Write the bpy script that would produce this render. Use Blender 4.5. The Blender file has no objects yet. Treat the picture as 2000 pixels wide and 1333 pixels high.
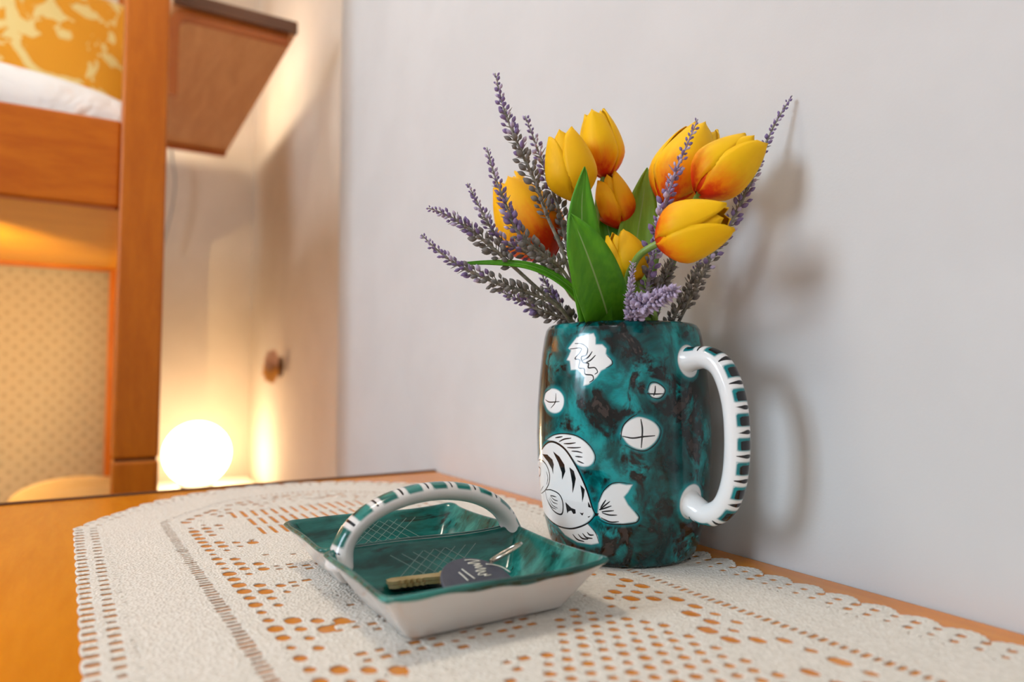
import bpy, bmesh, math, random
import numpy as np
from mathutils import Vector, Matrix, Quaternion

random.seed(7); RNG = np.random.default_rng(7)
SC = bpy.context.scene; COL = SC.collection
PI = math.pi

# ------------------------------------------------------------------ camera, world, lights, exposure
F_PX = 1340.0; CAM_H = 0.146
YAW = math.radians(31.3); PITCH = math.atan(70 / 1340.0)
FW = Vector((math.sin(YAW) * math.cos(PITCH), math.cos(YAW) * math.cos(PITCH), math.sin(PITCH)))
RT = Vector((math.cos(YAW), -math.sin(YAW), 0)); UP = RT.cross(FW); EYE = Vector((0, 0, CAM_H))
cam = bpy.data.cameras.new('camera'); cam_o = bpy.data.objects.new('camera', cam); COL.objects.link(cam_o)
cam.sensor_width = 36; cam.lens = F_PX / 2000 * 36; cam.clip_start = 0.01
cam_o.matrix_world = Matrix(((RT.x, UP.x, -FW.x, EYE.x), (RT.y, UP.y, -FW.y, EYE.y), (RT.z, UP.z, -FW.z, EYE.z), (0, 0, 0, 1)))
cam.dof.use_dof = True; cam.dof.focus_distance = 0.535; cam.dof.aperture_fstop = 3.6
SC.camera = cam_o

world = bpy.data.worlds.new('sky'); SC.world = world; world.use_nodes = True
world.node_tree.nodes['Background'].inputs[0].default_value = (0.62, 0.76, 1.0, 1)
world.node_tree.nodes['Background'].inputs[1].default_value = 1.0

def area(name, loc, aim, sx, sy, power, color):
    l = bpy.data.lights.new(name, 'AREA'); l.shape = 'RECTANGLE'; l.size = sx; l.size_y = sy
    l.energy = power; l.color = color
    o = bpy.data.objects.new(name, l); COL.objects.link(o); o.location = loc
    o.rotation_euler = (Vector(aim) - Vector(loc)).to_track_quat('-Z', 'Y').to_euler()
    return o
WIN_Y, WIN_Z, WIN_W, WIN_H = 0.78, 0.98, 0.80, 1.15
area('window_daylight', (-2.26, WIN_Y, WIN_Z), (0.4, 0.62, 0.5), WIN_W, WIN_H, 49, (0.72, 0.86, 1.0))

vs = SC.view_settings
vs.view_transform = 'Standard'; vs.look = 'None'; vs.gamma = 1.0; vs.use_curve_mapping = False
vs.exposure = 0.02

# ------------------------------------------------------------------ measuring helpers
def ray(x, y): return FW + RT * ((x - 1000) / F_PX) - UP * ((y - 666.5) / F_PX)
def atd(x, y, D): return EYE + ray(x, y) * D
def onX(x, y, X): d = ray(x, y); return EYE + d * (X / d.x)
def onY(x, y, Y): d = ray(x, y); return EYE + d * (Y / d.y)
def onz(x, y, z=0.0): d = ray(x, y); return EYE + d * ((z - CAM_H) / d.z)

# ------------------------------------------------------------------ material helpers
def mat(name):
    m = bpy.data.materials.new(name); m.use_nodes = True
    nt = m.node_tree; b = nt.nodes['Principled BSDF']
    return m, nt, b
def N(nt, t, **k):
    n = nt.nodes.new(t)
    for a, v in k.items(): setattr(n, a, v)
    return n
def math_n(nt, op, a, b=None, clamp=False):
    n = N(nt, 'ShaderNodeMath', operation=op); n.use_clamp = clamp
    for i, v in enumerate((a, b)):
        if v is None: continue
        if isinstance(v, (int, float)): n.inputs[i].default_value = v
        else: nt.links.new(v, n.inputs[i])
    return n.outputs[0]
def smooth(nt, v, lo, hi, to0=0.0, to1=1.0):
    n = N(nt, 'ShaderNodeMapRange', interpolation_type='SMOOTHSTEP')
    nt.links.new(v, n.inputs[0])
    for i, q in enumerate((lo, hi, to0, to1)): n.inputs[1 + i].default_value = q
    return n.outputs[0]
def mixc(nt, f, a, b):
    n = N(nt, 'ShaderNodeMix', data_type='RGBA')
    if isinstance(f, (int, float)): n.inputs[0].default_value = f
    else: nt.links.new(f, n.inputs[0])
    for i, v in ((6, a), (7, b)):
        if isinstance(v, tuple): n.inputs[i].default_value = v if len(v) == 4 else (*v, 1)
        else: nt.links.new(v, n.inputs[i])
    return n.outputs[2]
def noise(nt, scale, detail=3, rough=0.55, vec=None, dist=0.0):
    n = N(nt, 'ShaderNodeTexNoise'); n.inputs['Scale'].default_value = scale
    n.inputs['Detail'].default_value = detail; n.inputs['Roughness'].default_value = rough
    n.inputs['Distortion'].default_value = dist
    if vec is not None: nt.links.new(vec, n.inputs['Vector'])
    return n.outputs[0]
def coords(nt, kind='Object', scale=(1, 1, 1)):
    t = N(nt, 'ShaderNodeTexCoord'); m = N(nt, 'ShaderNodeMapping')
    m.inputs['Scale'].default_value = scale
    nt.links.new(t.outputs[kind], m.inputs[0]); return m.outputs[0]
def bump(nt, b, h, strength, dist):
    n = N(nt, 'ShaderNodeBump'); n.inputs['Strength'].default_value = strength; n.inputs['Distance'].default_value = dist
    nt.links.new(h, n.inputs['Height']); nt.links.new(n.outputs[0], b.inputs['Normal'])
def attr(nt, name): return N(nt, 'ShaderNodeAttribute', attribute_name=name).outputs['Fac']
def setin(b, **k):
    for a, v in k.items():
        s = b.inputs[a.replace('_', ' ')]
        s.default_value = (*v, 1) if isinstance(v, tuple) and len(v) == 3 and s.type == 'RGBA' else v
def plain(name, col, rough=0.5, **k):
    m, nt, b = mat(name); setin(b, Base_Color=col, Roughness=rough, **k); return m
def mottled(name, c1, c2, scale, rough=0.5, bs=0.0, bd=0.001, bscale=None, lo=0.35, hi=0.65, **k):
    m, nt, b = mat(name); v = coords(nt)
    nt.links.new(mixc(nt, smooth(nt, noise(nt, scale, 4, vec=v), lo, hi), c1, c2), b.inputs['Base Color'])
    setin(b, Roughness=rough, **k)
    if bs: bump(nt, b, noise(nt, bscale or scale * 3, 4, vec=v), bs, bd)
    return m
def wood(name, c1, c2, grain=(2, 26, 26), rough=0.28, coat=0.35, spec=0.4):
    m, nt, b = mat(name); v = coords(nt, scale=grain)
    n1 = noise(nt, 3.0, 5, 0.6, v, 0.6); n2 = noise(nt, 22.0, 2, 0.5, v)
    f = smooth(nt, math_n(nt, 'ADD', math_n(nt, 'MULTIPLY', n1, 0.75), math_n(nt, 'MULTIPLY', n2, 0.25)), 0.32, 0.68)
    nt.links.new(mixc(nt, f, c1, c2), b.inputs['Base Color'])
    setin(b, Roughness=rough, Coat_Weight=coat, Coat_Roughness=0.15, Specular_IOR_Level=spec)
    bump(nt, b, n2, 0.06, 0.001)
    return m

M = {}
M['wall'] = mottled('white_plaster', (0.60, 0.595, 0.59), (0.63, 0.625, 0.62), 6, 0.85, 0.12, 0.0008, 420)
M['warm_lit_wall'] = mottled('lamp_warmed_plaster', (0.68, 0.575, 0.465), (0.71, 0.605, 0.495), 6, 0.85, 0.12, 0.0008, 420)  # warm lamp light put into the base colour of the alcove and back walls
M['farwall'] = plain('white_wall_paint', (0.87, 0.86, 0.85), 0.85)
M['ceiling'] = plain('ceiling_paint', (0.82, 0.80, 0.77), 0.9)
M['floor'] = wood('floor_boards', (0.26, 0.13, 0.06), (0.36, 0.19, 0.09), (12, 1.5, 1), 0.4, 0.1)
M['table'] = wood('varnished_table_wood', (0.60, 0.185, 0.004), (0.68, 0.235, 0.008), (9, 1.2, 9), 0.24, 0.0, 0.5)
M['edge'] = wood('dark_edge_wood', (0.10, 0.035, 0.012), (0.16, 0.06, 0.02), (2, 20, 20), 0.35, 0.2)
M['bed'] = wood('orange_bed_wood', (0.44, 0.095, 0.002), (0.54, 0.14, 0.004), (2, 14, 14), 0.42, 0.0, 0.25)
M['bedpost'] = wood('orange_post_wood', (0.42, 0.10, 0.002), (0.52, 0.14, 0.004), (14, 14, 2), 0.40, 0.0, 0.3)
M['plywood'] = wood('amber_plywood', (0.72, 0.30, 0.010), (0.80, 0.38, 0.02), (1.2, 8, 8), 0.4, 0.2)
M['shelf'] = wood('shelf_wood', (0.55, 0.25, 0.095), (0.66, 0.33, 0.14), (10, 1.2, 10), 0.45, 0.1)
M['apron'] = wood('apron_wood', (0.40, 0.085, 0.008), (0.47, 0.12, 0.014), (3, 8, 3), 0.4, 0.2)
M['pale'] = wood('pale_yellow_wood', (0.72, 0.46, 0.17), (0.80, 0.56, 0.25), (1.5, 7, 7), 0.35, 0.2)

# ------------------------------------------------------------------ mesh helpers
def link(name, me, m=None, parent=None, smooth_=False):
    o = bpy.data.objects.new(name, me); COL.objects.link(o)
    if m is not None:
        me.materials.clear(); me.materials.append(m)
    if smooth_: me.polygons.foreach_set('use_smooth', [True] * len(me.polygons))
    if parent is not None: o.parent = parent
    return o
def tag(o, label=None, cat=None, group=None, kind=None):
    if label: o['label'] = label
    if cat: o['category'] = cat
    if group: o['group'] = group
    if kind: o['kind'] = kind
    return o
def empty(name, loc, label, cat, group=None):
    o = bpy.data.objects.new(name, None); COL.objects.link(o); o.location = loc; o.empty_display_size = 0.02
    return tag(o, label, cat, group)
def mesh(name, v, f):
    me = bpy.data.meshes.new(name); me.from_pydata([tuple(p) for p in v], [], f); me.update(); return me
def box_me(name, lo, hi, bev=0.0, seg=2, org=(0, 0, 0)):
    bm = bmesh.new(); bmesh.ops.create_cube(bm, size=1)
    for v in bm.verts:
        v.co = Vector([(lo[i] + hi[i]) / 2 + v.co[i] * (hi[i] - lo[i]) - org[i] for i in range(3)])
    if bev: bmesh.ops.bevel(bm, geom=bm.edges[:], offset=bev, segments=seg, profile=0.5, affect='EDGES', clamp_overlap=True)
    me = bpy.data.meshes.new(name); bm.to_mesh(me); bm.free(); return me
def box(name, lo, hi, m, parent=None, bev=0.0, seg=2):
    org = parent.location if parent is not None else (0, 0, 0)
    return link(name, box_me(name, lo, hi, bev, seg, org), m, parent, False)
def grid_faces(nu, nv, closed=False, base=0):
    f = []
    for i in range(nu - 1):
        for j in range(nv if closed else nv - 1):
            a = i * nv + j; b = i * nv + (j + 1) % nv
            f.append((base + a, base + b, base + b + nv, base + a + nv))
    return f
def tube(path, radii, n=8, caps=True, squash=None, up=None):
    """verts, faces of a tube along path; squash=(a,b) scales the section along normal and binormal"""
    P = [Vector(p) for p in path]; k = len(P)
    if isinstance(radii, (int, float)): radii = [radii] * k
    V = []; ref = Vector(up) if up else None
    for i in range(k):
        t = (P[min(i + 1, k - 1)] - P[max(i - 1, 0)]).normalized()
        if ref is None: ref = t.orthogonal()
        nrm = (ref - t * ref.dot(t)).normalized(); ref = nrm if up is None else Vector(up)
        bi = t.cross(nrm)
        a, b = squash if squash else (1, 1)
        for j in range(n):
            q = 2 * PI * j / n
            V.append(P[i] + (nrm * math.cos(q) * a + bi * math.sin(q) * b) * radii[i])
    f = grid_faces(k, n, True)
    if caps: f += [tuple(range(n - 1, -1, -1)), tuple(range((k - 1) * n, k * n))]
    return V, f
def spline(pts, n):
    """Catmull-Rom through pts, n samples"""
    P = [np.array(p, float) for p in pts]; P = [2 * P[0] - P[1]] + P + [2 * P[-1] - P[-2]]
    out = []; k = len(P) - 3
    for i in range(n):
        t = i / (n - 1) * k; s = min(int(t), k - 1); t -= s
        a, b, c, d = P[s:s + 4]
        out.append(0.5 * (2 * b + (c - a) * t + (2 * a - 5 * b + 4 * c - d) * t * t + (3 * b - a - 3 * c + d) * t ** 3))
    return out
def lathe(prof, n=64):
    V = []
    for r, z in prof:
        for j in range(n): V.append((r * math.cos(2 * PI * j / n), r * math.sin(2 * PI * j / n), z))
    return V, grid_faces(len(prof), n, True) + [tuple(range(n - 1, -1, -1)), tuple(range((len(prof) - 1) * n, len(prof) * n))]
def add_attr(me, name, vals):
    a = me.attributes.new(name, 'FLOAT', 'POINT'); a.data.foreach_set('value', np.asarray(vals, np.float32))
class MB:
    def __init__(s): s.v = []; s.f = []
    def add(s, V, f):
        b = len(s.v); s.v += [tuple(p) for p in V]; s.f += [tuple(b + i for i in q) for q in f]; return s
    def build(s, name, m, parent=None, sm=True, org=None):
        if org is None: org = parent.location if parent is not None else Vector((0, 0, 0))
        return link(name, mesh(name, [Vector(p) - Vector(org) for p in s.v], s.f), m, parent, sm)

# ================================================================== the room
WX = 0.458; AX = 0.505; EDGE_Y = 1.50; BACK_Y = 2.76
ZF, ZC = -0.75, 1.75; XL = -2.2; YF = -1.6
def struct(name, lo, hi, m): return tag(box(name, lo, hi, M[m]), kind='structure')
tag(struct('floor', (XL, YF, ZF - 0.06), (AX + 0.3, BACK_Y, ZF), 'floor'), 'brown wooden floor below the table', 'floor')
struct('ceiling', (XL, YF, ZC), (AX + 0.3, BACK_Y, ZC + 0.06), 'ceiling')
tag(box('wall_right', (WX, YF, ZF), (WX + 0.3, EDGE_Y, ZC), M['wall'], bev=0.004), kind='structure')
struct('wall_alcove', (AX, EDGE_Y, ZF), (AX + 0.253, BACK_Y, ZC), 'warm_lit_wall')
struct('wall_back', (XL, BACK_Y, ZF), (AX + 0.3, BACK_Y + 0.1, ZC), 'warm_lit_wall')
struct('wall_front', (XL, YF - 0.1, ZF), (AX + 0.3, YF, ZC), 'farwall')
# left wall round the window opening
wy0, wy1, wz0, wz1 = WIN_Y - WIN_W / 2, WIN_Y + WIN_W / 2, WIN_Z - WIN_H / 2, WIN_Z + WIN_H / 2
mb = MB()
for lo, hi in (((XL - 0.1, YF, ZF), (XL, wy0, ZC)), ((XL - 0.1, wy1, ZF), (XL, BACK_Y, ZC)),
               ((XL - 0.1, wy0, ZF), (XL, wy1, wz0)), ((XL - 0.1, wy0, wz1), (XL, wy1, ZC))):
    me = box_me('t', lo, hi); mb.add([v.co for v in me.vertices], [tuple(p.vertices) for p in me.polygons])
tag(mb.build('wall_left', M['farwall'], sm=False), kind='structure')
M['frame'] = plain('white_window_paint', (0.75, 0.75, 0.74), 0.4)
win = empty('window_1', (XL, WIN_Y, wz0), None, None); tag(win, kind='structure')
for nm, lo, hi in (('frame', (XL - .05, wy0, wz0), (XL, wy0 + .05, wz1)), ('frame', (XL - .05, wy1 - .05, wz0), (XL, wy1, wz1)),
                   ('frame', (XL - .05, wy0 + .05, wz0), (XL, wy1 - .05, wz0 + .05)), ('frame', (XL - .05, wy0 + .05, wz1 - .05), (XL, wy1 - .05, wz1)),
                   ('mullion', (XL - .045, WIN_Y - .025, wz0 + .05), (XL + .005, WIN_Y + .025, wz1 - .05)),
                   ('sill', (XL - .03, wy0 - .04, wz0 - .03), (XL + .09, wy1 + .04, wz0))):
    box(nm, lo, hi, M['frame'], win, 0.004)

# warm ceiling lamp, plus a cool one added as fill for camera-facing sides
def emit(name, col, strength):
    m, nt, b = mat(name); setin(b, Base_Color=(0.9, 0.88, 0.84), Emission_Color=col, Emission_Strength=strength); return m
BOWLS = [emit('warm_bowl_glow', (1.0, 0.88, 0.72), 30.0), emit('added_fill_glow', (0.90, 0.96, 1.0), 17.0)]
for bi, ((lx, ly), lab) in enumerate((((-0.18, 0.72), 'round white ceiling lamp above the table with a warm glowing bowl'), ((-1.15, -0.75), 'added fill lamp on the ceiling near the front wall with a glowing bowl'))):
    cl = empty('ceiling_and_fill_lamp', (lx, ly, ZC), lab, 'lamp', 'ceiling lamps')
    V, f = lathe([(0.19, -0.001), (0.19, -0.02), (0.175, -0.025)], 40); MB().add(V, f).build('base_ring', M['frame'], cl, org=(0, 0, 0))
    V, f = lathe([(0.17, -0.024), (0.165, -0.05), (0.13, -0.075), (0.07, -0.09), (0.01, -0.095)], 40)
    MB().add(V, f).build('glass_bowl', BOWLS[bi], cl, org=(0, 0, 0))

# ================================================================== table
TX0, TX1, TY0, TY1 = -0.95, WX - 0.002, -0.35, 0.975
tb = empty('wooden_table', (-0.25, 0.32, ZF), 'varnished orange wooden table standing against the white wall', 'table')
box('table_top', (TX0, TY0, -0.032), (TX1, TY1, 0.0), M['table'], tb, 0.002)
box('edge_band', (TX0, TY1, -0.034), (TX1, TY1 + 0.007, 0.0025), M['edge'], tb, 0.0015)
for x in (TX0 + .03, TX1 - .09):
    for y in (TY0 + .03, TY1 - .09): box('leg', (x, y, ZF), (x + .06, y + .06, -0.032), M['table'], tb, 0.004)
for lo, hi in (((TX0 + .09, TY1 - .075, -.12), (TX1 - .09, TY1 - .05, -.032)), ((TX0 + .09, TY0 + .05, -.12), (TX1 - .09, TY0 + .075, -.032))):
    box('apron', lo, hi, M['table'], tb, 0.002)

# ================================================================== lace tablecloth
def lace():
    out = [(0.020, -0.30), (-0.0135, 0.785), (-0.002, 0.810), (0.013, 0.838), (0.036, 0.868), (0.070, 0.908), (0.105, 0.936),
           (0.145, 0.955), (0.19, 0.963), (0.24, 0.960), (0.285, 0.946), (0.325, 0.920), (0.363, 0.886), (0.395, 0.842),
           (0.418, 0.785), (0.425, 0.740), (0.425, -0.30)]
    h = 0.00115; y0 = 0.06; y1 = 0.976; x0 = -0.022; x1 = 0.441
    xs = np.arange(x0, x1, h); ys = np.arange(y0, y1, h); X, Y = np.meshgrid(xs, ys)
    d2 = np.full(X.shape, 9.0); S = np.zeros(X.shape); cross = np.zeros(X.shape, int); acc = 0.0
    for (ax, ay), (bx, by) in zip(out[:-1], out[1:]):
        L = math.hypot(bx - ax, by - ay); ux, uy = (bx - ax) / L, (by - ay) / L
        t = np.clip((X - ax) * ux + (Y - ay) * uy, 0, L)
        q = (X - ax - t * ux) ** 2 + (Y - ay - t * uy) ** 2
        m = q < d2; d2[m] = q[m]; S[m] = acc + t[m]
        c = ((ay > Y) != (by > Y)) & (X < (bx - ax) * (Y - ay) / ((by - ay) if by != ay else 1e-9) + ax); cross += c
        acc += L
    inside = (cross % 2) == 1
    D = np.where(inside, 1, -1) * np.sqrt(d2)
    P = 0.0125
    right = np.clip((X - 0.02) / 0.03, 0.25, 1)
    scal = right * (0.0085 * np.abs(np.sin(PI * S / (2 * P))) ** 0.8 + 0.0013 * np.abs(np.sin(PI * S / 0.0042)))
    f = np.minimum(D - 0.0002 + scal - 0.002, 0.01)
    def holes(A, B, pa, pb, oa, ob, wa, wb, r, maskf=None, stag=False, jit=0.0):
        nonlocal f
        jb = np.round((B - ob) / pb); off = oa + (np.mod(jb, 2) * pa / 2 if stag else 0)
        ia = np.round((A - off) / pa); ca = off + ia * pa; cb = ob + jb * pb
        rnd = np.sin(ia * 12.9898 + jb * 78.233) * 43758.5453; rnd = rnd - np.floor(rnd)
        k = 1 - jit * rnd
        qa = np.abs(A - ca) - wa * k + r; qb = np.abs(B - cb) - wb * k + r
        s = np.hypot(np.maximum(qa, 0), np.maximum(qb, 0)) + np.minimum(np.maximum(qa, qb), 0) - r
        if maskf is not None: s = np.where(maskf(ca, cb, ia, jb, rnd), s, 1.0)
        f = np.minimum(f, s)
    inn = D > 0.0
    Dc = np.where(inn, D, -1)
    # edge rows
    holes(S, Dc, P, 0.0115, 0.0, 0.0052, 0.0031, 0.0041, 0.0018, lambda a, b, i, j, r: (j == 0) , jit=.25)
    holes(S, Dc, P, 0.0115, 0.002, 0.0170, 0.0028, 0.0040, 0.0018, lambda a, b, i, j, r: (j == 0), jit=.3)
    holes(S, Dc, P / 2, 0.008, 0.001, 0.0255, 0.0011, 0.0022, 0.0008, lambda a, b, i, j, r: (j == 0) & (r > .35), jit=.4)
    # ladder strip
    holes(S, Dc, 0.0062, 0.02, 0, 0.0765, 0.0021, 0.0048, 0.0010, lambda a, b, i, j, r: (j == 0), jit=.25)
    # zigzag of big rounded holes
    def zig(a, b, i, j, r):
        t = np.abs(np.mod(a / 0.078, 1) - 0.5) * 2
        return (j >= 0) & (j <= 0.35 + 2.9 * t) & (r > .07)
    holes(S, Dc, 0.0165, 0.0122, 0.004, 0.0955, 0.0070, 0.0052, 0.0048, zig, True, .42)
    # inside: small squares on a grid, rosettes, dotted net, open stripes
    U = X - 0.209; dots_c = ((0.272, 0.275), (0.15, 0.10), (0.21, 0.62 + .28))
    def innermask(a, b): # a=x, b=y
        e = np.minimum(a + 0.016, 0.434 - a); top = 0.97 - b - 1.4 * (a - 0.21) ** 2 * 2
        return (e > 0.132) & (top > 0.130)
    def dotm(a, b, i, j, r):
        q = (np.abs(a - 0.255) / 0.088 + np.abs(b - 0.262) / 0.096) < 1.0
        return q & (np.minimum(a - 0.002, 0.425 - a) > 0.131)
    holes(X, Y, 0.0118, 0.0098, 0.0, 0.0, 0.0038, 0.0036, 0.0028, dotm, True, .2)
    def sq(a, b, i, j, r):
        q = (np.abs(a - 0.255) / 0.10 + np.abs(b - 0.262) / 0.108) < 1.0
        k = (np.mod(j + np.mod(i, 3) // 2, 5) < 2) & (r > .10) & innermask(a + 0.0 * b, b)
        ros = np.zeros_like(a, bool)
        for cx, cy in ((0.142, 0.305), (0.29, 0.385), (0.15, 0.47), (0.27, 0.58), (0.15, 0.62)):
            ros |= np.hypot(a - cx, b - cy) < 0.034
        st = (b > 0.655) & (b < 0.80) & (np.abs(a - 0.2) < 0.085)
        return k & ~q & ~ros & ~st
    holes(X, Y, 0.0100, 0.0098, 0.004, 0.003, 0.0039, 0.0032, 0.0012, sq, False, .35)
    def st(a, b, i, j, r): return (b > 0.66) & (b < 0.80) & (np.abs(a - 0.205 + (b - .73) * 0.2) < 0.075)
    holes(X, Y, 0.0105, 0.046, 0.003, 0.685, 0.0026, 0.0205, 0.0012, st, False, .15)
    def edge2(a, b, i, j, r): return (np.abs(b - 0.82) < .03) & (np.abs(a - 0.2) < .08) & (r > .35)
    holes(X, Y, 0.011, 0.011, 0.0, 0.0, 0.003, 0.0022, 0.001, edge2, True, .4)
    for cx, cy, R in ((0.142, 0.305, .025), (0.29, 0.385, .026), (0.15, 0.47, .024), (0.27, 0.58, .024)):
        rr = np.hypot(X - cx, Y - cy); th = np.arctan2(Y - cy, X - cx)
        for R0, nn, w1, w2 in ((R, 22, .0011, .0019), (R * .62, 9, .0021, .0016), (R * .30, 5, .0016, .0014)):
            holes(th * R0, rr, 2 * PI * R0 / nn, 0.5, 0, R0, w2, w1, 0.0008, lambda a, b, i, j, r: (j == 0) & (r > .2), jit=.45)
    f = np.where(f == 0, 1e-6, f)
    # marching squares -> surface + walls of the openings
    ny, nx = f.shape; pos = f > 0
    lift = 0.0035 * np.exp(-((X - 0.440) ** 2 / 0.00012 + (Y - 0.398) ** 2 / 0.0006))
    Z = 0.0009 + lift + 0.0001 * np.sin(X * 90 + 2 * np.sin(Y * 40)) * np.sin(Y * 70)
    idx = -np.ones(f.shape, int); idx[pos] = np.arange(pos.sum())
    V = np.stack([X[pos], Y[pos], Z[pos]], 1).tolist()
    full = pos[:-1, :-1] & pos[1:, :-1] & pos[:-1, 1:] & pos[1:, 1:]
    some = (pos[:-1, :-1] | pos[1:, :-1] | pos[:-1, 1:] | pos[1:, 1:]) & ~full
    a = idx[:-1, :-1][full]; b = idx[:-1, 1:][full]; c = idx[1:, 1:][full]; d = idx[1:, :-1][full]
    faces = np.stack([a, b, c, d], 1).tolist()
    cache = {}; low = {}
    def crossing(p, q):
        k = (p, q) if p < q else (q, p)
        if k not in cache:
            fa, fb = f[p], f[q]; t = fa / (fa - fb); t = min(max(t, .02), .98)
            cache[k] = len(V)
            V.append([X[p] + (X[q] - X[p]) * t, Y[p] + (Y[q] - Y[p]) * t, Z[p] + (Z[q] - Z[p]) * t])
        return cache[k]
    def lower(i):
        if i not in low:
            low[i] = len(V); x, y, z = V[i]; V.append([x, y, max(0.0001, z - 0.0008)])
        return low[i]
    for j, i in zip(*np.nonzero(some)):
        cs = [(j, i), (j, i + 1), (j + 1, i + 1), (j + 1, i)]; poly = []; kinds = []
        for k in range(4):
            p, q = cs[k], cs[(k + 1) % 4]
            if pos[p]: poly.append(int(idx[p])); kinds.append(0)
            if pos[p] != pos[q]: poly.append(crossing(p, q)); kinds.append(1 if pos[p] else 2)
        if len(poly) > 2: faces.append(poly)
        n = len(poly)
        for k in range(n):
            if kinds[k] == 1 and kinds[(k + 1) % n] == 2:
                p, q = poly[k], poly[(k + 1) % n]; faces.append([q, p, lower(p), lower(q)])
    # the plain near end towards the camera
    b0 = len(V); xe = (0.009, 0.425)
    V += [[xe[0], -0.30, .0009], [xe[1], -0.30, .0009], [xe[1], y0, .0009], [xe[0], y0, .0009]]
    faces.append([b0, b0 + 1, b0 + 2, b0 + 3])
    me = bpy.data.meshes.new('lace_tablecloth'); me.from_pydata(V, [], faces); me.update()
    m, nt, bs = mat('cream_lace_thread'); v = coords(nt)
    w = N(nt, 'ShaderNodeTexVoronoi'); w.inputs['Scale'].default_value = 480; nt.links.new(v, w.inputs['Vector'])
    n1 = noise(nt, 260, 3, .6, v)
    nt.links.new(mixc(nt, smooth(nt, n1, .35, .7), (0.70, 0.65, 0.57), (0.80, 0.755, 0.68)), bs.inputs['Base Color'])
    setin(bs, Roughness=0.9); bump(nt, bs, math_n(nt, 'ADD', w.outputs['Distance'], n1), 0.8, 0.0011)
    o = link('lace_tablecloth', me, m, None, True)
    tag(o, 'cream lace tablecloth with open crochet pattern and scalloped edge on the table', 'tablecloth')
lace()

# ================================================================== painted ceramic
def ceramic(name, teal=((0.0, 0.018, 0.018), (0.0, 0.085, 0.088), (0.002, 0.33, 0.34)), dark=(0.007, 0.008, 0.008), white=(0.91, 0.92, 0.91), stretch=(1, 1, 0.8), sc=32, darkness=(0.475, 0.57), brown=True, rough=0.12):
    m, nt, b = mat(name); v = coords(nt, scale=stretch)
    n1 = noise(nt, sc, 6, 0.62, v, 0.5); n2 = noise(nt, sc * 1.1, 4, 0.6, coords(nt, scale=tuple(s * 1.07 + .03 for s in stretch)), 0.9)
    n3 = noise(nt, sc * 2.4, 4, 0.65, v, 0.8)
    c = mixc(nt, smooth(nt, n1, .34, .50), teal[0], teal[1]); c = mixc(nt, smooth(nt, n1, .47, .66), c, teal[2])
    dk = math_n(nt, 'ADD', math_n(nt, 'MULTIPLY', n2, .7), math_n(nt, 'MULTIPLY', n3, .3))
    c = mixc(nt, smooth(nt, dk, darkness[0], darkness[1]), c, dark)
    W = attr(nt, 'white'); I = attr(nt, 'ink')
    if brown:
        bp = smooth(nt, dk, darkness[1] + .025, darkness[1] + .04); c = mixc(nt, math_n(nt, 'MULTIPLY', bp, .75), c, (0.060, 0.043, 0.038))
        halo = math_n(nt, 'MULTIPLY', smooth(nt, W, -.0042, -.0004), .75)
        c = mixc(nt, halo, c, (0.0, 0.26, 0.29))
    c = mixc(nt, smooth(nt, W, -.0005, .0012), c, white)
    c = mixc(nt, smooth(nt, I, .00022, -.00012), c, (0.008, 0.008, 0.010))
    nt.links.new(c, b.inputs['Base Color']); setin(b, Roughness=rough, Coat_Weight=0.2, Coat_Roughness=0.04, Specular_IOR_Level=0.4)
    bump(nt, b, noise(nt, 28, 2, .5, v), 0.12, 0.004)
    return m

# ------------------------------------------------------------------ mug
MUG = Vector((0.3818, 0.4486, 0.0011))
PROF = [(0.0, 0.0530), (0.0012, 0.0560), (0.004, 0.0582), (0.012, 0.0615), (0.03, 0.0664), (0.05, 0.0697), (0.075, 0.0716), (0.097, 0.0722), (0.12, 0.0716),
        (0.145, 0.0698), (0.165, 0.0676), (0.178, 0.0656), (0.184, 0.0640), (0.1870, 0.0618), (0.1882, 0.0594)]
pz = np.array([p[0] for p in PROF]); prr = np.array([p[1] for p in PROF])
def mug_r(z): return np.interp(z, pz, prr)
to_cam = math.atan2(-MUG.y, -MUG.x)
def mug_uv(x, y):
    """photo point -> (arc length about the mug, height) on the mug's surface"""
    d = ray(x, y); o = EYE - MUG; r = 0.07
    A = d.x ** 2 + d.y ** 2; B = o.x * d.x + o.y * d.y
    for _ in range(12):
        disc = B * B - A * (o.x ** 2 + o.y ** 2 - r * r)
        t = (-B - math.sqrt(max(disc, 0))) / A
        p = o + d * t; r = float(mug_r(min(max(p.z, 0), .188)))
    a = (math.atan2(p.y, p.x) - to_cam + PI) % (2 * PI) - PI
    return a * 0.07, p.z
def poly_sdf(P, X, Y):
    """positive inside"""
    d = np.full(X.shape, 9.0); c = np.zeros(X.shape, int); n = len(P)
    for k in range(n):
        ax, ay = P[k]; bx, by = P[(k + 1) % n]; ex, ey = bx - ax, by - ay
        t = np.clip(((X - ax) * ex + (Y - ay) * ey) / max(ex * ex + ey * ey, 1e-12), 0, 1)
        d = np.minimum(d, (X - ax - t * ex) ** 2 + (Y - ay - t * ey) ** 2)
        c += ((ay > Y) != (by > Y)) & (X < ex * (Y - ay) / (ey if ey else 1e-12) + ax)
    return np.where(c % 2 == 1, 1, -1) * np.sqrt(d)
def stroke_sdf(P, w, X, Y):
    d = np.full(X.shape, 9.0); n = len(P)
    for k in range(n - 1):
        ax, ay = P[k]; bx, by = P[k + 1]; ex, ey = bx - ax, by - ay
        t = np.clip(((X - ax) * ex + (Y - ay) * ey) / max(ex * ex + ey * ey, 1e-12), 0, 1)
        ww = w * (0.55 + 0.45 * np.sin(PI * (k + t) / (n - 1)))
        d = np.minimum(d, np.sqrt((X - ax - t * ex) ** 2 + (Y - ay - t * ey) ** 2) - ww)
    return d
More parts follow.
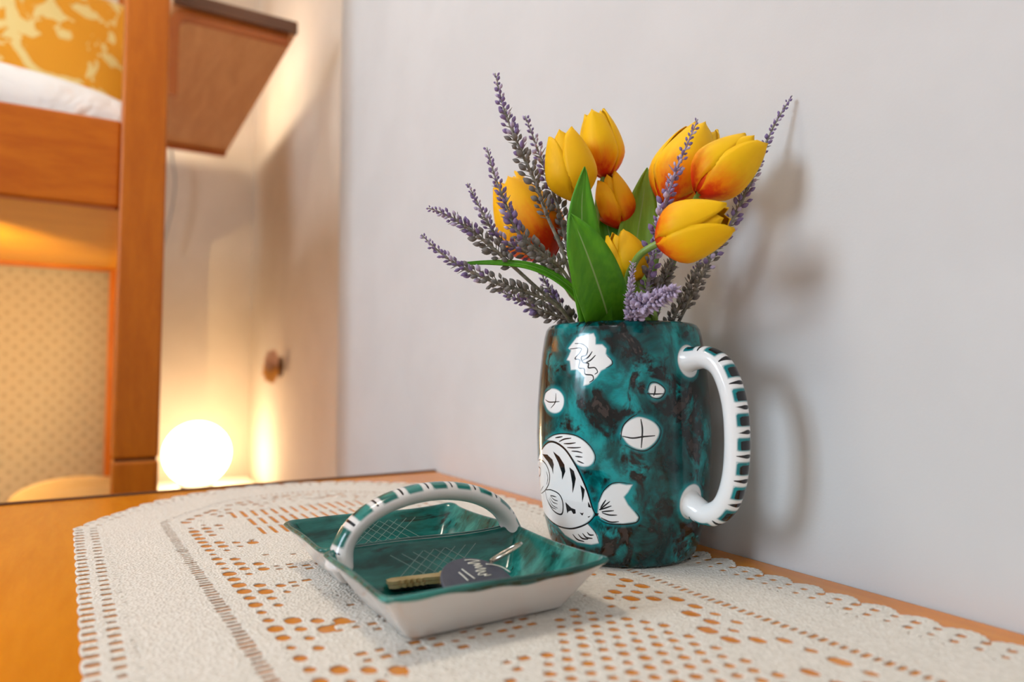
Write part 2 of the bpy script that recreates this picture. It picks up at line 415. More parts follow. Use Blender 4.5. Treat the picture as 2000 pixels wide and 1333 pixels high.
def A_(ox, oy, s, pts): return [(ox + p[0] / s, oy + p[1] / s) for p in pts]
FX = lambda pts: A_(1030, 830, 5.127, pts)      # measured on a close-up of the fish
TX_ = lambda pts: A_(1040, 620, 4.761, pts)     # measured on a close-up of the upper half
def closed(pts, n=60): 
    q = spline(list(pts) + [pts[0]], n); return [tuple(p) for p in q[:-1]]
def curve(pts, n=None): return [tuple(p) for p in spline(pts, n or max(5, 5 * len(pts)))]
WHITE = [closed(FX([(100, 390), (120, 300), (175, 205), (240, 170), (320, 200), (400, 275), (500, 440), (590, 640), (650, 830), (665, 905), (610, 975), (520, 1025), (420, 1042), (300, 1015), (205, 935), (150, 830), (110, 640)])),
         closed(FX([(190, 150), (280, 100), (380, 92), (500, 120), (600, 190), (668, 290), (665, 370), (610, 420), (520, 415), (470, 370), (400, 270), (310, 190), (240, 168)])),
         FX([(700, 900), (712, 780), (760, 670), (840, 598), (920, 585), (990, 600), (1058, 598), (1010, 680), (970, 725), (1010, 800), (1080, 880), (1115, 930), (1090, 975), (960, 995), (820, 985), (740, 945)]),
         FX([(300, 1015), (420, 1042), (520, 1025), (600, 985), (650, 1040), (705, 1110), (718, 1190), (640, 1205), (500, 1180), (380, 1110)]),
         closed(TX_([(105, 780), (125, 700), (180, 662), (245, 680), (290, 740), (290, 820), (255, 880), (195, 895), (140, 860)]), 40),
         closed(TX_([(1075, 690), (1100, 625), (1155, 615), (1215, 650), (1230, 690), (1190, 740), (1120, 752)]), 40),
         closed(TX_([(815, 1085), (860, 990), (960, 930), (1050, 938), (1140, 985), (1182, 1060), (1150, 1150), (1070, 1220), (990, 1232), (890, 1185)]), 50),
         TX_([(330, 290), (410, 185), (500, 160), (570, 145), (590, 190), (590, 250), (650, 250), (690, 290), (685, 340), (740, 400), (740, 430), (690, 475), (640, 500), (600, 560), (520, 630), (470, 640), (480, 560), (420, 490), (355, 495), (345, 410), (315, 400), (340, 350), (355, 310)])]
s1 = 1.3 / 1340 * 0.52 / 2   # half a photo pixel on the mug, in metres
INK = []
def ink(T, pts, w, smooth_=True): INK.append((curve(T(pts)) if smooth_ else T(pts), w * s1))
ink(FX, [(100, 390), (120, 300), (175, 205), (240, 170), (320, 200), (400, 275), (500, 440), (590, 640), (650, 830), (685, 900)], 3.0)
ink(FX, [(100, 560), (120, 740), (180, 900), (290, 1005), (420, 1042), (530, 1022), (620, 975), (685, 900)], 2.4)
ink(FX, [(105, 360), (140, 352), (190, 405), (222, 500), (215, 590), (180, 655), (140, 690)], 2.2)
ink(FX, [(190, 470), (205, 530), (195, 600)], 1.8); ink(FX, [(160, 615), (135, 665)], 1.6)
ink(FX, [(100, 410), (130, 440), (132, 490), (115, 528), (102, 515)], 2.2)
ink(FX, [(175, 655), (240, 655), (320, 700), (356, 790), (345, 895), (270, 870), (205, 770), (178, 660)], 2.2)
for p in ([(230, 708), (290, 725)], [(232, 715), (265, 750), (305, 765)], [(225, 725), (255, 775), (300, 795)], [(215, 735), (250, 805), (305, 840)], [(205, 750), (240, 820), (290, 850)]): ink(FX, p, 1.6)
for p in ([(280, 132), (350, 120)], [(318, 170), (370, 145), (438, 135)], [(365, 190), (420, 190), (482, 182)], [(400, 230), (470, 232), (535, 228)], [(443, 265), (500, 270), (550, 282)], [(480, 318), (550, 325)], [(500, 362), (565, 390)]): ink(FX, p, 2.0)
ink(FX, [(180, 160), (260, 105), (380, 90), (510, 120), (620, 205), (680, 310), (668, 400)], 1.6)
for p in ([(735, 830), (785, 755)], [(720, 855), (825, 770)], [(725, 855), (840, 815)], [(745, 872), (865, 862)], [(750, 885), (820, 905), (897, 907)], [(740, 935), (830, 975), (915, 972)]): ink(FX, p, 2.0)
ink(FX, [(712, 780), (760, 670), (840, 595), (930, 580), (1058, 598)], 1.4); ink(FX, [(710, 945), (800, 990), (960, 1000), (1090, 980), (1120, 925), (1080, 870)], 1.8)
for p in ([(455, 1100), (500, 1150), (568, 1172)], [(510, 1100), (550, 1140), (605, 1148)], [(553, 1090), (590, 1130), (650, 1140)], [(600, 1080), (625, 1105), (662, 1106)]): ink(FX, p, 2.4)
ink(FX, [(600, 990), (680, 1080), (720, 1190)], 1.3)
for p in ([(120, 768), (160, 790), (250, 785)], [(218, 710), (212, 790), (172, 845)]): ink(TX_, p, 1.7)
for p in ([(1065, 710), (1140, 715), (1215, 712)], [(1142, 640), (1140, 690), (1128, 730)]): ink(TX_, p, 2.0)
for p in ([(838, 1108), (930, 1125), (1030, 1112), (1138, 1103)], [(1008, 950), (1022, 1050), (1012, 1215)]): ink(TX_, p, 2.2)
ink(TX_, [(105, 800), (115, 710), (170, 665)], 1.4); ink(TX_, [(1065, 690), (1100, 610), (1170, 615), (1235, 680), (1190, 752), (1110, 745), (1070, 700)], 1.6)
ink(TX_, [(820, 1140), (840, 1020), (910, 940), (970, 905)], 1.8); ink(TX_, [(860, 1190), (960, 1235), (1060, 1240), (1160, 1160), (1195, 1050), (1140, 970)], 1.7)
for p in ([(395, 245), (460, 248), (510, 290), (500, 350), (455, 370), (470, 420), (520, 430), (520, 470), (580, 470), (605, 510), (580, 530)],
          [(350, 295), (450, 288), (440, 330), (395, 385), (440, 400), (430, 470), (480, 480), (490, 530), (555, 540), (565, 580), (530, 605)],
          [(555, 320), (520, 370), (470, 400)], [(585, 355), (540, 400), (500, 420)]): ink(TX_, p, 2.0)
ink(TX_, [(690, 355), (735, 400), (740, 440), (680, 475)], 1.4)
BLOB = [FX(p) for p in ([(150, 295), (200, 300), (250, 350), (265, 400), (258, 450), (260, 505), (245, 440), (205, 370)],
                        [(255, 265), (320, 320), (370, 400), (380, 470), (348, 555), (345, 480), (310, 380)],
                        [(420, 425), (465, 465), (485, 540), (470, 620), (452, 690), (450, 590), (435, 500)],
                        [(530, 602), (575, 650), (565, 720), (550, 778), (545, 690)], [(607, 765), (640, 835), (610, 825)],
                        [(380, 775), (440, 835), (480, 850), (485, 890), (460, 895), (440, 860), (410, 870), (400, 890)],
                        [(520, 878), (548, 890), (565, 880), (550, 912)], [(600, 925), (635, 912), (615, 932)],
                        [(670, 885), (720, 890), (700, 910), (745, 930), (700, 915), (680, 920)])]
def build_mug():
    root = empty('ceramic_mug', MUG, 'large teal glazed ceramic mug painted with a white fish, holding flowers', 'mug')
    zs = np.concatenate([np.linspace(0, .004, 5)[:-1], np.linspace(.004, .180, 330)[:-1], np.linspace(.180, .1882, 14)])
    dense = np.linspace(-1.75, 1.75, 470); rest = np.linspace(1.75, 2 * PI - 1.75, 90)[1:-1]
    th = np.concatenate([dense, rest]); nt_ = len(th)
    T, Z = np.meshgrid(th, zs); R = mug_r(Z)
    X = R * np.cos(T + to_cam); Y = R * np.sin(T + to_cam)
    V = np.stack([X.ravel(), Y.ravel(), Z.ravel()], 1)
    # inner wall and bottom
    inner = [(0.1880, .0572), (0.1850, .0560), (0.165, .0605), (0.12, .0655), (0.06, .0655), (0.012, .055), (0.009, .03), (0.009, .004)]
    extra = np.concatenate([np.stack([r * np.cos(th + to_cam), r * np.sin(th + to_cam), np.full(nt_, z)], 1) for z, r in inner])
    nz = len(zs); faces = grid_faces(nz + len(inner), nt_, True)
    faces.append(tuple(range(nt_ - 1, -1, -1))); faces.append(tuple(range((nz + len(inner) - 1) * nt_, (nz + len(inner)) * nt_)))
    me = mesh('mug_body', np.concatenate([V, extra]), faces)
    U = np.where(T > PI, T - 2 * PI, T) * 0.07
    W = np.full(U.shape, -0.02); I = np.full(U.shape, 0.02)
    sel = np.abs(U) < 0.125
    u, z = U[sel], Z[sel]; w = W[sel]; i_ = I[sel]
    for P in WHITE: w = np.maximum(w, poly_sdf([mug_uv(*p) for p in P], u, z))
    for P in BLOB: i_ = np.minimum(i_, -poly_sdf([mug_uv(*p) for p in P], u, z))
    for P, wd in INK: i_ = np.minimum(i_, stroke_sdf([mug_uv(*p) for p in P], wd, u, z))
    # white glaze where the handle joins
    for cx, cy, rr in HJ: w = np.maximum(w, rr - np.hypot(u - cx, z - cy))
    W[sel] = w; I[sel] = i_
    add_attr(me, 'white', np.concatenate([W.ravel(), np.full(len(extra), -.02)]))
    add_attr(me, 'ink', np.concatenate([I.ravel(), np.full(len(extra), .02)]))
    link('mug_body', me, ceramic('teal_mug_glaze'), root, True)
    # handle
    hd = Vector((math.cos(HANG), math.sin(HANG), 0))
    ctl = [(.062, .157), (.070, .1585), (.086, .1590), (.0990, .1500), (.1075, .1270), (.1095, .098), (.1065, .070), (.098, .0505), (.084, .0425), (.070, .0470), (.062, .050)]
    path = spline([(hd.x * r, hd.y * r, z) for r, z in ctl], 150)
    k = len(path); rad = [0.0094 * (1 + .6 * max(0, 1 - i / 26) ** 2 + .6 * max(0, 1 - (k - 1 - i) / 26) ** 2) for i in range(k)]
    n = 40; side = Vector((-hd.y, hd.x, 0)); V, f = tube(path, rad, n, True, (1.05, 0.92), up=side)
    me = mesh('handle', V, f)
    s = np.repeat(np.cumsum([0] + [float(np.linalg.norm(path[i + 1] - path[i])) for i in range(k - 1)]), n)
    ang = np.tile(np.arange(n) * 2 * PI / n, k)
    C = np.array([p for p in path for _ in range(n)]); q = (np.array([tuple(p) for p in V]) - C)
    tang = np.gradient(np.array(path), axis=0); tang /= np.linalg.norm(tang, axis=1)[:, None]
    outw = np.cross(np.tile(np.array(side), (k, 1)), tang); outw = np.repeat(outw, n, 0)
    if (outw[len(outw) // 2] @ np.array(hd)) < 0: outw = -outw
    cosv = (q * outw).sum(1) / np.linalg.norm(q, axis=1); phi = np.arccos(np.clip(cosv, -1, 1)) * 0.0095
    per = 0.0166; s0 = s - 0.012; ph = s0 - np.round(s0 / per) * per
    ok = (s0 > -.004) & (s0 < s.max() - 0.022)
    blob = np.minimum(0.0046 - np.abs(ph), 0.0095 - phi); blob = np.where(ok, blob, -0.02)
    tick = np.maximum(np.abs(np.abs(ph) - per / 2) - 0.0012 * np.clip(1.3 - phi / .0105, .15, 1.2), phi - 0.0105); tick = np.where(ok, tick, .02)
    core = np.maximum(np.abs(ph - .0008) - 0.0034, phi - 0.0070); core = np.where(ok, core, .02)
    add_attr(me, 'white', -blob + 0.0004); add_attr(me, 'ink', np.minimum(tick, core + .0003))
    link('handle', me, ceramic('white_handle_glaze', sc=60), root, True)
HANG = to_cam + math.radians(48)
HJ = [(math.radians(48) * .07, .157, .0128), (math.radians(48) * .07, .050, .0135)]
build_mug()

# ------------------------------------------------------------------ divided tray with handle
def rrect(x0, x1, y0, y1, r, n=10):
    out = []
    for cx, cy, a0 in ((x1 - r, y1 - r, 0), (x0 + r, y1 - r, 90), (x0 + r, y0 + r, 180), (x1 - r, y0 + r, 270)):
        for i in range(n):
            a = math.radians(a0 + 90 * i / (n - 1)); out.append((cx + r * math.cos(a), cy + r * math.sin(a)))
    # densify the straight sides
    res = []
    for p, q in zip(out, out[1:] + out[:1]):
        L = math.hypot(q[0] - p[0], q[1] - p[1]); m = max(1, int(L / 0.004))
        for k in range(m): res.append((p[0] + (q[0] - p[0]) * k / m, p[1] + (q[1] - p[1]) * k / m))
    return res
TZ = 0.0012
def build_tray():
    root = empty('ceramic_tray', (0.203, 0.45, TZ), 'two-part ceramic tray with arched handle, teal inside and white outside', 'tray')
    cer = ceramic('teal_tray_glaze', ((0.003, 0.050, 0.040), (0.010, 0.125, 0.105), (0.03, 0.24, 0.205)), (0.010, 0.022, 0.018), (0.74, 0.71, 0.68), (0.5, 2.2, 1.6), 34, (0.56, 0.68), False, 0.14)
    for nm, (x0, x1, y0, y1) in (('front_compartment', (0.128, 0.277, 0.334, 0.4495)), ('rear_compartment', (0.128, 0.277, 0.4515, 0.558))):
        rings = [(.030, .0, .014), (.0235, .0005, .015), (.021, .0026, .014), (.0145, .012, .012), (.008, .0212, .010), (.0035, .0270, .009), (.0010, .0292, .008), (.0, .0304, .008), (.0006, .0315, .008), (.0020, .0320, .007),
                 (.0036, .0315, .007), (.0050, .0292, .007), (.0125, .0190, .008), (.0195, .0095, .010), (.0235, .0062, .012), (.030, .0050, .012)]
        base = rrect(x0, x1, y0, y1, .008); n = len(base); V = []; W = []
        cx, cy = (x0 + x1) / 2, (y0 + y1) / 2
        for ri, (ins, z, rc) in enumerate(rings):
            hx, hy = (x1 - x0) / 2, (y1 - y0) / 2
            for k, (bx, by) in enumerate(base):
                px = cx + (bx - cx) * (hx - ins) / hx; py = cy + (by - cy) * (hy - ins) / hy
                corner = (abs(bx - cx) / hx) ** 6 * (abs(by - cy) / hy) ** 6
                wob = 0.0007 * math.sin(k * .21 + ri * .1) + 0.0016 * corner * (z / .036)
                V.append((px, py, TZ + z + (wob if z > .01 else 0)))
                if ri <= 7: W.append((0.0304 - z) - 0.0026 + 0.0016 * math.sin(k * .17) + .0008 * math.sin(k * .71))
                else: W.append(-0.006)
        f = grid_faces(len(rings), n, True) + [tuple(range(n - 1, -1, -1)), tuple(range((len(rings) - 1) * n, len(rings) * n))]
        me = mesh(nm, [Vector(p) - root.location for p in V], f); add_attr(me, 'white', W); add_attr(me, 'ink', np.full(len(V), .02))
        link(nm, me, cer, root, True)
        # scratched crosshatch on the far inner wall
        mb = MB()
        pt = lambda s, t: Vector((x0 + s * (x1 - x0), y1 - .0050 - .0145 * (1 - t) - .0006, TZ + .0095 + .0197 * t))
        for i in range(6):
            for sg in (1, -1):
                a = .30 + i * .055; b = a + .16
                p, q = (pt(a, .05), pt(b, .80)) if sg > 0 else (pt(a, .80), pt(b, .05))
                nrm = Vector((0, -.84, .53)); sd = (q - p).normalized().cross(nrm) * .00022
                mb.add([p - sd, p + sd, q + sd, q - sd], [(0, 1, 2, 3)])
        mb.build('scratched_crosshatch', M['scratch'], root, False)
    # saddle joining the two halves
    me = box_me('saddle', (.152, .4455, TZ + .006), (.254, .4560, TZ + .0215), .002, 3, root.location)
    for nm_ in ('white', 'ink'): add_attr(me, nm_, np.full(len(me.vertices), .02))
    link('saddle', me, cer, root, True)
    # arched handle
    k = 120; path = []
    for i in range(k):
        a = PI * i / (k - 1); path.append((0.2075 - 0.0660 * math.cos(a), 0.4505, TZ + 0.020 + 0.0435 * math.sin(a) ** .85))
    n = 32; rad = [0.0074 * (1 + .5 * max(0, 1 - i / 14) ** 2 + .5 * max(0, 1 - (k - 1 - i) / 14) ** 2) for i in range(k)]
    V, f = tube(path, rad, n, True, (1.30, 0.88), up=(0, 1, 0)); me = mesh('handle', [Vector(p) - root.location for p in V], f)
    P = np.array(path); s = np.repeat(np.concatenate([[0], np.cumsum(np.linalg.norm(np.diff(P, axis=0), axis=1))]), n)
    q = np.array([tuple(p) for p in V]) - np.repeat(P, n, 0)
    tg = np.gradient(P, axis=0); tg /= np.linalg.norm(tg, axis=1)[:, None]; ow = np.repeat(np.cross(tg, [0, 1, 0]), n, 0)
    if ow[len(ow) // 2][2] < 0: ow = -ow
    cosv = (q * ow).sum(1) / np.linalg.norm(q, axis=1); phi = np.arccos(np.clip(cosv, -1, 1)) * .0075
    per = 0.0182; ph = s - np.round(s / per) * per
    ok = (s > .008) & (s < s.max() - .008)
    blob = np.minimum(.0050 - np.abs(ph), .0092 - phi); tick = np.maximum(np.abs(np.abs(ph) - per / 2) - .0008, phi - .0088)
    add_attr(me, 'white', np.where(ok, -blob, .02)); add_attr(me, 'ink', np.where(ok, tick, .02))
    link('handle', me, cer, root, True)
M['scratch'] = plain('scratch_line', (0.20, 0.33, 0.29), 0.4)
build_tray()

# ------------------------------------------------------------------ keys with round tag lying in the tray
def build_keys():
    c = Vector((0.2085, 0.383, TZ + 0.0160))
    root = empty('key_bunch', c, 'bunch of brass keys with a round slate-grey tag lying in the tray', 'keys')
    brass = mottled('worn_brass', (0.50, 0.34, 0.14), (0.66, 0.49, 0.26), 60, 0.4, Metallic=0.35)
    steel = plain('key_ring_steel', (0.62, 0.56, 0.46), 0.22, Metallic=1.0)
    dark = plain('dark_key_head', (0.012, 0.011, 0.010), 0.4)
    # tag: tilted disc, edge resting in the tray
    nrm = Vector((0.05, -0.40, 0.91)).normalized(); ax = Vector((1, 0.05, 0)); ax = (ax - nrm * ax.dot(nrm)).normalized(); ay = nrm.cross(ax)
    R = 0.0245; th = .0022; V = []; n = 48
    for z, r in ((-th / 2, R - .0006), (-th / 2 + .0006, R), (th / 2 - .0006, R), (th / 2, R - .0006)):
        for j in range(n): V.append(ax * (r * math.cos(2 * PI * j / n)) + ay * (r * math.sin(2 * PI * j / n)) + nrm * z)
    f = grid_faces(4, n, True) + [tuple(range(n - 1, -1, -1)), tuple(range(3 * n, 4 * n))]
    tagm = mottled('slate_grey_tag', (0.058, 0.060, 0.082), (0.075, 0.077, 0.10), 90, 0.55)
    t = MB().add(V, f).build('tag', tagm, root, False, org=(0, 0, 0))
    cream = plain('cream_lettering', (0.72, 0.69, 0.60), 0.6)
    def onplane(x, y):
        x, y = 820 + x / 7.692, 1060 + y / 7.692
        d = ray(x, y); o = EYE - c; tt = -(o.dot(nrm)) / d.dot(nrm); return o + d * tt + nrm * (th / 2 + .0003)
    def stroke(nm, pts, w):
        P = [onplane(*p) for p in spline(pts, max(6, 4 * len(pts)))]
        V, f = tube(P, w, 6, True, (1, .5), up=tuple(nrm.cross(P[-1] - P[0]).normalized())); MB().add(V, f).build(nm, cream, t, True, org=(0, 0, 0))
    stroke('stroke_mark', [(580, 480), (640, 530), (720, 605)], .00055)
    stroke('stroke_mark', [(625, 430), (730, 510), (820, 575)], .00055)
    stroke('stroke_mark', [(985, 352), (1110, 365), (1230, 400), (1350, 475)], .00055)
    stroke('lettering', [(665, 295), (780, 290), (900, 305), (800, 320), (715, 345), (830, 345), (905, 350), (800, 375), (935, 380), (820, 405), (900, 415), (990, 420), (870, 445), (840, 465), (990, 455), (890, 490), (880, 520), (1000, 500), (960, 530), (1065, 515)], .00045)
    # hole rivet, ring and keys
    hp = onplane(1045, 318); e = atd(1019, 1062, (hp + c - EYE).dot(FW) + .004) - c
    ctr = (hp + e) / 2; rad = (e - hp).length / 2; u = (e - hp).normalized(); w2 = (ctr + c - EYE).normalized() + UP * .10; w2 = (w2 - u * w2.dot(u)).normalized()
    V = []; k = 48; m_ = 8
    path = [ctr + (u * math.cos(2 * PI * i / k) + w2 * math.sin(2 * PI * i / k) * .9) * rad for i in range(k)]
    for i in range(k):
        tg = (path[(i + 1) % k] - path[i - 1]).normalized(); a = (path[i] - ctr).normalized(); b = tg.cross(a)
        for j in range(m_): V.append(path[i] + (a * math.cos(2 * PI * j / m_) * .0006 + b * math.sin(2 * PI * j / m_) * .0011))
    f = grid_faces(k, m_, True); f += [((k - 1) * m_ + j, (k - 1) * m_ + (j + 1) % m_, (j + 1) % m_, j) for j in range(m_)]
    MB().add(V, f).build('split_ring', steel, root, True, org=(0, 0, 0))
    K0, K1 = onz(742, 1143, TZ + .0115), onz(872, 1128, TZ + .0115); kc = K1 - c; krz = math.atan2((K1 - K0).y, (K1 - K0).x)
    for i, (z, rz, x0, x1, m) in enumerate(((-.0046, krz - .10, -.036, .004, dark), (-.0022, krz + .02, -.039, .006, brass), (.0002, krz, -.040, .008, brass))):
        q = Matrix.Rotation(rz, 3, 'Z'); prof = [(x0, -.003), (x0 + .003, -.0045)]
        for j in range(5): prof += [(x0 + .006 + j * .004, -.0045), (x0 + .008 + j * .004, -.003)]
        prof += [(x1 - .012, -.0045), (x1 - .010, -.008), (x1, -.008), (x1 + .005, -.004), (x1 + .005, .004), (x1, .008), (x1 - .010, .008), (x1 - .012, .0045), (x0 + .004, .0045), (x0, .002)]
        V = [q @ Vector((x, y, zz)) + kc + Vector((0, 0, z)) for zz in (0, .0021) for x, y in prof]; n_ = len(prof)
        f = [tuple(range(n_ - 1, -1, -1)), tuple(range(n_, 2 * n_))] + [(a, (a + 1) % n_, (a + 1) % n_ + n_, a + n_) for a in range(n_)]
        MB().add(V, f).build('key', m, root, False, org=(0, 0, 0))
build_keys()

# ================================================================== flowers
def petal_mat(name, red, orange, yellow, r0, r1):
    m, nt, b = mat(name); v = coords(nt, scale=(1, 1, .25))
    t = attr(nt, 'along'); n = noise(nt, 260, 3, .6, v); n2 = noise(nt, 60, 2, .5, v)
    k = math_n(nt, 'ADD', t, math_n(nt, 'MULTIPLY', math_n(nt, 'SUBTRACT', n, .5), .28))
    e = math_n(nt, 'MULTIPLY', attr(nt, 'edge'), .22); k = math_n(nt, 'ADD', k, e)
    c = mixc(nt, smooth(nt, k, r0, r0 + .22), red, orange); c = mixc(nt, smooth(nt, k, r0 + .10, r1), c, yellow)
    nt.links.new(c, b.inputs['Base Color'])
    setin(b, Roughness=0.55, Specular_IOR_Level=.2, Subsurface_Weight=0.15, Subsurface_Radius=(.004, .002, .0005), Subsurface_Scale=.4)
    bump(nt, b, n, 0.15, 0.0006)
    return m
RED, ORG, YEL = (0.70, 0.035, 0.003), (0.88, 0.22, 0.002), (0.90, 0.50, 0.002)
M['tulip'] = petal_mat('tulip_petal', RED, ORG, YEL, 0.10, 0.62)
M['tulip_gold'] = petal_mat('gold_tulip_petal', (0.86, 0.34, 0.003), (0.86, 0.40, 0.003), (0.86, 0.46, 0.003), -0.3, 0.25)
M['tulip_red'] = petal_mat('red_tulip_petal', (0.74, 0.04, 0.003), (0.88, 0.22, 0.002), (0.90, 0.44, 0.002), 0.22, 0.80)
M['green'] = mottled('green_stem', (0.15, 0.26, 0.035), (0.20, 0.33, 0.06), 80, 0.45)
def leaf_mat(name, c1, c2, vein):
    m, nt, b = mat(name); v = coords(nt, scale=(1, 1, .12))
    n = noise(nt, 150, 3, .6, v); c = mixc(nt, smooth(nt, n, .3, .7), c1, c2)
    c = mixc(nt, smooth(nt, attr(nt, 'rib'), .05, .015), c, vein); nt.links.new(c, b.inputs['Base Color'])
    setin(b, Roughness=.42, Specular_IOR_Level=.3, Subsurface_Weight=.1, Subsurface_Radius=(.001, .003, .0005), Subsurface_Scale=.4); bump(nt, b, n, .2, .0008)
    return m
M['leaf'] = leaf_mat('green_leaf', (0.065, 0.27, 0.008), (0.10, 0.34, 0.012), (0.28, 0.44, 0.15))
M['leaf2'] = leaf_mat('yellow_green_leaf', (0.15, 0.28, 0.008), (0.22, 0.36, 0.016), (0.25, 0.33, 0.08))
NECK = MUG + Vector((0, 0, .17))
def neck(dx, dy, z=.10):   # a point inside the mug
    return MUG + Vector((dx, dy, z))

def petal(a0, inner, L, R, wid, sd):
    nu, nv = 11, 15; V = []; al = []; ed = []; rs = random.Random(sd)
    tipr = 0.44 + rs.uniform(-.07, .07); lean = rs.uniform(-.05, .05); hh = L * (1 + rs.uniform(-.07, .03)) * (0.97 if inner else 1)
    for j in range(nv):
        v = j / (nv - 1)
        if v < .42: r = .16 + .84 * math.sin(PI / 2 * v / .42)
        else: r = 1 - (1 - tipr) * ((v - .42) / .58) ** 1.8
        w = wid * (1 - max(0, (v - .35) / .65) ** 3.2) ** .5 * (.62 + .38 * min(1, v / .3))
        for i in range(nu):
            u = -1 + 2 * i / (nu - 1); a = a0 + u * w + lean * v
            rr = R * r * (0.86 if inner else 1.0) * (1 - .10 * u * u) + (0.0012 * (1 - abs(u)) ** 3 if not inner else 0)
            z = hh * (v ** 1.12) - L * u * u * .012
            V.append((rr * math.cos(a), rr * math.sin(a), z)); al.append(v); ed.append(u * u)
    me = mesh('petal', V, grid_faces(nv, nu)); add_attr(me, 'along', al); add_attr(me, 'edge', ed); return me
TUL = [  # base px, base depth, tip px, tip depth, radius factor, material, roll, label
    ((1130, 392), .560, (1096, 254), .560, .355, 'tulip_gold', .5, 'plain golden yellow tulip in front of the tallest tulip'),
    ((1184, 347), .588, (1160, 217), .588, .335, 'tulip', -.6, 'tallest yellow tulip with a red base, upright above the leaves'),
    ((1214, 445), .585, (1182, 343), .585, .36, 'tulip_red', .9, 'orange tulip half hidden behind the green leaves'),
    ((1075, 505), .600, (982, 345), .605, .36, 'tulip_red', .2, 'large orange-red tulip behind the lavender spikes'),
    ((1245, 548), .540, (1203, 448), .540, .39, 'tulip_gold', .3, 'small open golden tulip low between the leaves'),
    ((1362, 378), .520, (1478, 275), .520, .375, 'tulip', -.35, 'big yellow tulip with red patches leaning towards the wall'),
    ((1284, 473), .500, (1428, 424), .472, .41, 'tulip', .15, 'yellow tulip bent over the mug rim showing its green stem'),
    ((1302, 398), .560, (1380, 243), .572, .35, 'tulip', .6, 'orange tulip standing behind the lavender by the wall')]
for k, (b, db, t, dt, rf, mt, roll, lab) in enumerate(TUL):
    B = atd(*b, db); T = atd(*t, dt); L = (T - B).length; ax = (T - B) / L
    root = empty('tulip', B, lab, 'tulip', 'tulips in the mug'); root.rotation_mode = 'QUATERNION'
    root.rotation_quaternion = ax.to_track_quat('Z', 'Y') @ Quaternion((0, 0, 1), roll)
    for i in range(6):
        inner = i >= 3
        me = petal((i % 3) * 2 * PI / 3 + (PI / 3 if inner else 0), inner, L, L * rf, 1.12 if not inner else .95, k * 10 + i)
        o = link('petal', me, M[mt], root, True)
        md = o.modifiers.new('thickness', 'SOLIDIFY'); md.thickness = .0006; md.offset = 0
    # stem down into the mug
    ang = random.uniform(0, 2 * PI); n0 = neck(.02 * math.cos(ang), .02 * math.sin(ang), .05)
    mid = B - ax * .035; rim = NECK + (B - NECK).normalized() * 0.0; rim = NECK.lerp(Vector((B.x, B.y, NECK.z)), .35); rim.z = MUG.z + .185
    if k == 1: mid = atd(1167, 405, .58); rim = atd(1165, 600, .562)
    if k == 5: mid = atd(1345, 425, .535); rim = atd(1285, 600, .56)
    if k == 7: mid = atd(1290, 460, .565); rim = atd(1262, 600, .57)
    if k == 2: mid = atd(1222, 500, .59); rim = atd(1225, 610, .585)
    if k == 6: mid = atd(1240, 512, .515); rim = atd(1222, 610, .55)
    path = [Vector(p) for p in spline([B + ax * .004, mid, rim, n0], 24)]
    inv = (Matrix.Translation(root.location) @ root.rotation_quaternion.to_matrix().to_4x4()).inverted()
    V, f = tube([inv @ p for p in path], .0027, 10); MB().add(V, f).build('stem', M['green'], root, True, org=(0, 0, 0))

def leaf(pts, halfw, face, m, lab, fold=.25, tip=2.2):
    """pts: list of (px, py, depth) from base to tip; halfw in photo px at the widest"""
    C = [np.array(atd(x, y, D)) for x, y, D in pts]; n = 28; C = [Vector(p) for p in spline(C, n)]
    root_ = C[0]; V = []; rib = []; nu = 9; S = halfw / F_PX * pts[len(pts) // 2][2]
    fc = Vector(face).normalized()
    for i in range(n):
        v = i / (n - 1); t = (C[min(i + 1, n - 1)] - C[max(i - 1, 0)]).normalized(); sd = t.cross(fc).normalized(); nr = sd.cross(t)
        w = S * (math.sin(PI * min(1, (.16 + .84 * v)) ** .9) ** .75 if v < .999 else 0.02) * (1 - max(0, v - .75) * .6)
        for j in range(nu):
            u = -1 + 2 * j / (nu - 1)
            V.append(C[i] + sd * (w * u) + nr * (fold * w * (u * u) + .0006 * math.cos(u * 9))); rib.append(abs(u) + (0 if v < .8 else (v - .8) * .6))
    me = mesh('leaf', [p - root_ for p in V], grid_faces(n, nu)); add_attr(me, 'rib', rib)
    o = link('leaf_blade', me, M[m], None, True); o.location = root_
    md = o.modifiers.new('thickness', 'SOLIDIFY'); md.thickness = .0007; md.offset = 0
    return tag(o, lab, 'leaf')
TC = -FW
leaf([(1172, 690, .552), (1160, 610, .542), (1140, 480, .522), (1136, 400, .516), (1142, 326, .514)], 37, TC + RT * .15, 'leaf', 'tall green tulip leaf standing upright in front of the golden tulip')
leaf([(1200, 690, .572), (1187, 620, .546), (1162, 540, .516), (1136, 470, .506), (1114, 418, .504)], 52, TC + RT * .1, 'leaf', 'broad dark green leaf with a pale midrib bending over the mug rim')
leaf([(1225, 640, .580), (1232, 560, .578), (1245, 460, .578), (1256, 390, .578), (1264, 328, .580)], 40, TC - RT * .2, 'leaf2', 'yellow-green leaf with pointed tip between the two tulip groups')
leaf([(1215, 600, .590), (1202, 520, .590), (1188, 450, .590), (1174, 398, .592)], 30, TC, 'leaf', 'dark leaf tucked behind the tall leaf below the orange tulip')
leaf([(1165, 660, .560), (1140, 595, .552), (1095, 548, .548), (1035, 520, .548), (960, 513, .550), (873, 517, .552)], 10, UP * .5 + TC * .9, 'leaf', 'narrow grass-like leaf arching out sideways over the mug rim', .15)

